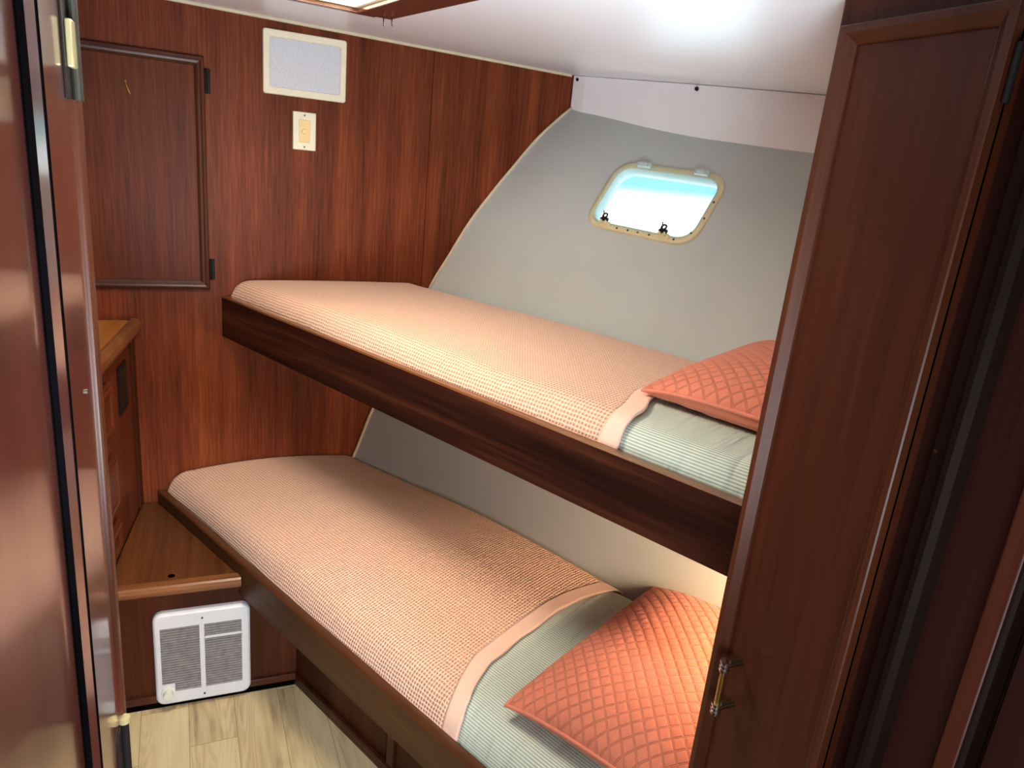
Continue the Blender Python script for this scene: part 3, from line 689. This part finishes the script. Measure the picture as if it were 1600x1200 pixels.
def bed(name_m, name_b, lab_m, lab_b, par, hemf, wob, rise=0):
    n_f, z_f, n_c, z_c, n_b, crown = par
    sE = min(s_bulk(n_f), 9)-.008
    org = B((n_f+n_b)/2, 1.2, EYE+z_f)
    inv = lambda n, s, z: ((n-(n_f+n_b)/2), s-1.2, z-z_f)
    def shape(n, z, s):
        edge = 1-sstep(n_c-.01, n_c+.10, n)
        dn = wob*edge*.012*sstep(1.55,1.95,s)*(1-sstep(2.1,2.3,s))*(1-sstep(.0,1,(z-z_f)/(z_c-z_f)))
        z2 = z+rise*(1-sstep(1.2,2.15,s))*sstep(n_c,n_b,n)
        return min(n+dn, hull_n(min(z2,.3))-.004), z2
    # mattress with the striped sheet
    P = []; UV = []
    base = section(n_f, z_f, n_c, z_c, n_b, crown)
    K = 60
    for i in range(K+1):
        row = []; uvr = []; u = 0; prev = None
        for j, (n, z) in enumerate(base):
            s = (s_part(n)+.012)*(1-i/K)+(s_bulk(n)-.012)*i/K
            n, z = shape(n, z, s); z -= .002
            zz = z+.003*vnoise(s*9+n*4, 3)+.004*vnoise(s*16+n*1.5, 5)*(1-sstep(n_c, n_c+.15, n))
            if prev: u += math.hypot(n-prev[0], z-prev[1])
            prev = (n, z); row.append(inv(n, s, zz)); uvr.append((u, s))
        P.append(row); UV.append(uvr)
    mm = grid_mesh(name_m, P, M['sheet'], None, UV, .012); mm.location = org; mm.rotation_euler = (0,0,TH); tag(mm, lab_m, 'mattress')
    # blanket
    t = thing(name_b, lab_b, 'blanket', org, TH)
    bs = section(n_f, z_f, n_c, z_c, n_b, crown, off=.008)
    def pt(n, z, s, j, lift=0):
        a = j/len(bs); edge = 1-sstep(n_c-.01, n_c+.10, n)
        fold = wob*edge*(.010*vnoise(s*5.2, 11)+.006*vnoise(s*11, 12))
        n0_, z = shape(n, z, s); dn = n0_-n
        puff = .006*vnoise(s*3.1+n*2.3, 21)+.003*vnoise(s*7+n*5, 22)
        return (n+dn, z+fold*.5+puff+lift)
    def hem_s(n): return hemf(n)
    def make(sa, sb, K, nm, mat, lift):
        P = []; UV = []
        for i in range(K+1):
            row = []; uvr = []; u = 0; prev = None
            for j, (n, z) in enumerate(bs):
                a0 = sa(n); b0 = sb(n); s = a0+(b0-a0)*i/K
                n2, z2 = pt(n, z, s, j, lift(s-a0) if callable(lift) else lift)
                lim = hull_n(z2)-.004
                n2 = min(n2, lim)
                if prev: u += math.hypot(n-prev[0], z-prev[1])
                prev = (n, z); row.append(inv(n2, s, z2)); uvr.append((u, s))
            P.append(row); UV.append(uvr)
        return grid_mesh(nm, P, mat, t, UV, .005)
    make(lambda n: hem_s(n), lambda n: s_bulk(n)-.010, 150, 'waffle_cover', M['waffle'], 0)
    wv = lambda n: hem_s(n)-.044-.0035*vnoise(n*26, 7)-.003*vnoise(n*60, 8)
    hm = make(wv, lambda n: hem_s(n)+.001, 8, 'hem_band', M['hem'], lambda d: .0012); hm['label'] = 'smooth pale pink hem band'
    return mm, t
def hem_up(n): return .735+.05*sstep(1.12,1.3,n)
def hem_lo(n): return .895+.06*sstep(.86,1.05,n)-.05*sstep(1.25,1.56,n)
bed('upper_mattress', 'waffle_blanket', 'upper bunk mattress in pale green pinstriped sheet', 'peach waffle-weave blanket with pale hem spread over the upper bunk',
    (1.086,-.515,1.150,-.436,1.694,.004), hem_up, .6)
bed('lower_mattress', 'waffle_blanket', 'lower bunk mattress in pale green pinstriped sheet', 'peach waffle-weave blanket with pale hem spread over the lower bunk',
    (.888,-1.195,.965,-1.094,1.500,.022), hem_lo, 1.0, .05)

# quilted pillows
def pillow(label, A, Bh, T, TB, org, ax, ay, az, pitch=.031, seed=0):
    """A, Bh half sizes along ax / ay; az is the pillow's up direction."""
    t = thing('quilted_pillow', label, 'pillow', org)
    mat = Matrix((ax, ay, az)).transposed().to_4x4(); mat.translation = org; t.matrix_world = mat
    def outline(a, b):
        x = a*A*(1-.035*(1-b*b)); y = b*Bh*(1-.05*(1-a*a)); return x, y
    def body(a, b, p=.55):
        e = (1-abs(a)**2.6)*(1-abs(b)**2.6); return max(e,0)**p
    NA, NB = 170, 130
    def make(sgn, tt, quilt):
        P = []; UV = []
        for i in range(NB+1):
            r = []; ur = []
            for j in range(NA+1):
                a = -1+2*j/NA; b = -1+2*i/NB
                x, y = outline(a, b); h = body(a, b, .55 if quilt else .34)
                z = sgn*tt*h
                if quilt:
                    p = (x+y)/pitch+.2; q = (x-y)/pitch+.35
                    d = min(abs(p-round(p)), abs(q-round(q)))
                    z += min(1, d/.3)**.6*.0012*min(1, h*2.2)
                    z += .004*vnoise(x*9+seed, 5)*h+.004*vnoise(y*9+seed, 6)*h
                else:
                    z -= .0035*vnoise((x+y)*28+seed,9)*min(1,h*2)+.003*vnoise((x-y)*34,10)*min(1,h*2)
                z -= droop*abs(a)**4*abs(b)**4
                r.append((x,y,z)); ur.append((x,y))
            P.append(r); UV.append(ur)
        return grid_mesh('quilted_top' if quilt else 'plain_back', P, M['quilt'] if quilt else M['shamback'], t, UV)
    droop = .016
    make(1, T, True); make(-1, TB, False)
    pts = []
    for k in range(60): pts.append(outline(-1+2*k/60, -1))
    for k in range(50): pts.append(outline(1, -1+2*k/50))
    for k in range(60): pts.append(outline(1-2*k/60, 1))
    for k in range(50): pts.append(outline(-1, 1-2*k/50))
    mb = MB(); mb.tube([(x,y,-droop*min(1,abs(x/A))**4*min(1,abs(y/Bh))**4) for x,y in pts], .0042, 8, True); mb.build('piping', M['sham'], t, smooth=True)
    return t
def axes(yaw, tilt_n, tilt_s):
    a = BN*math.cos(yaw)+BY*math.sin(yaw); b = -BN*math.sin(yaw)+BY*math.cos(yaw)
    a = (a+Vector((0,0,math.tan(tilt_n)))).normalized(); b = (b+Vector((0,0,math.tan(tilt_s)))); b = (b-a*b.dot(a)).normalized()
    return a, b, a.cross(b)
R = math.radians
a, b, c = axes(R(0), R(6), R(-4))
pillow('coral quilted pillow at the head of the lower bunk', .278, .25, .085, .058, B(1.226,.538,EYE-1.000), a, b, c)
a, b, c = axes(R(-3), R(5.5), R(0))
pillow('coral quilted pillow at the head of the upper bunk, partly behind the locker', .25, .28, .060, .062, B(1.475,.46,EYE-.372), a, b, c, seed=4)

# ------------------------------------------------------------------ light
def area(name, loc, tgt, size, power, col, sy=None):
    l = bpy.data.lights.new(name, 'AREA'); l.energy = power; l.color = col; l.size = size
    if sy: l.shape = 'RECTANGLE'; l.size_y = sy
    o = bpy.data.objects.new(name, l); C.objects.link(o); o.location = loc
    o.rotation_euler = (Vector(tgt)-Vector(loc)).to_track_quat('-Z','Y').to_euler(); return o
def point(name, loc, power, col, r=.04):
    l = bpy.data.lights.new(name, 'POINT'); l.energy = power; l.color = col; l.shadow_soft_size = r
    o = bpy.data.objects.new(name, l); C.objects.link(o); o.location = loc; return o
def spot(name, loc, tgt, ang, power, col, r=.1, blend=.7):
    l = bpy.data.lights.new(name, 'SPOT'); l.energy = power; l.color = col; l.spot_size = math.radians(ang); l.spot_blend = blend; l.shadow_soft_size = r
    o = bpy.data.objects.new(name, l); C.objects.link(o); o.location = loc
    o.rotation_euler = (Vector(tgt)-Vector(loc)).to_track_quat('-Z','Y').to_euler(); return o
area('hatch_light', (.16,1.46,ceil_z(.16,1.46)+.10), (.4,1.5,0), .30, 16, (1,.90,.76), .36)
area('corridor_fill', (.14,-.12,1.10), (.75,1.5,2.0), .5, 9, (.88,.94,1), .5)  # added general fill by the camera, stands for no real corridor lamp
spot('ceiling_fill_spot', (.10,.08,.95), (.38,1.65,1.98), 68, 138, (.84,.93,1), .18, .8)  # unseen spot added to brighten the headliner, no fixture here
spot('heater_fill_spot', (.20,-.55,1.25), (-.02,1.85,.12), 34, 170, (.90,.96,1), .12, .6)  # unseen spot added to lift the heater and floor, no real lamp
point('upper_reading_light', B(1.62,.10,EYE+.02), 1.7, (1,.80,.54), .05)
area('lower_reading_light', B(1.36,.23,EYE-.735), B(1.44,1.4,EYE-.80), .2, 11, (1,.68,.40))
area('port_daylight', B(2.62,1.245,EYE+.62), tuple(WC), .6, 140, (.86,.96,1))
area('water_glint', tuple(Vector((1.90,2.66,EYE-.40))), tuple(WC), .36, 2.6, (.5,.85,1))

w = bpy.data.worlds.new('World'); bpy.context.scene.world = w; w.use_nodes = True
nt = w.node_tree; bg = nt.nodes['Background']
tc = N(nt, 'ShaderNodeTexCoord'); sx = N(nt, 'ShaderNodeSeparateXYZ'); nt.links.new(tc.outputs['Generated'], sx.inputs[0])
f = math_(nt, 'MULTIPLY_ADD', sx.outputs[2], 12.0, .70)
nt.links.new(ramp(nt, [(.30,(1,1,1)),(.62,(.15,.345,.365))], f), bg.inputs[0]); bg.inputs[1].default_value = 3.0

# ------------------------------------------------------------------ camera
cam = bpy.data.cameras.new('camera'); co = bpy.data.objects.new('camera', cam); C.objects.link(co)
r_ = Vector((.90962,-.40467,.09401)); u_ = Vector((.03462,.29933,.95352)); f_ = Vector((.41400,.86409,-.28629))
mw = Matrix((r_, u_, -f_)).transposed().to_4x4(); mw.translation = (0,0,EYE); co.matrix_world = mw
cam.sensor_width = 36; cam.lens = 1121.39/1600*36; cam.clip_start = .01
bpy.context.scene.camera = co
sc = bpy.context.scene
sc.view_settings.view_transform = 'Standard'; sc.view_settings.look = 'None'; sc.view_settings.exposure = 0; sc.view_settings.gamma = 1
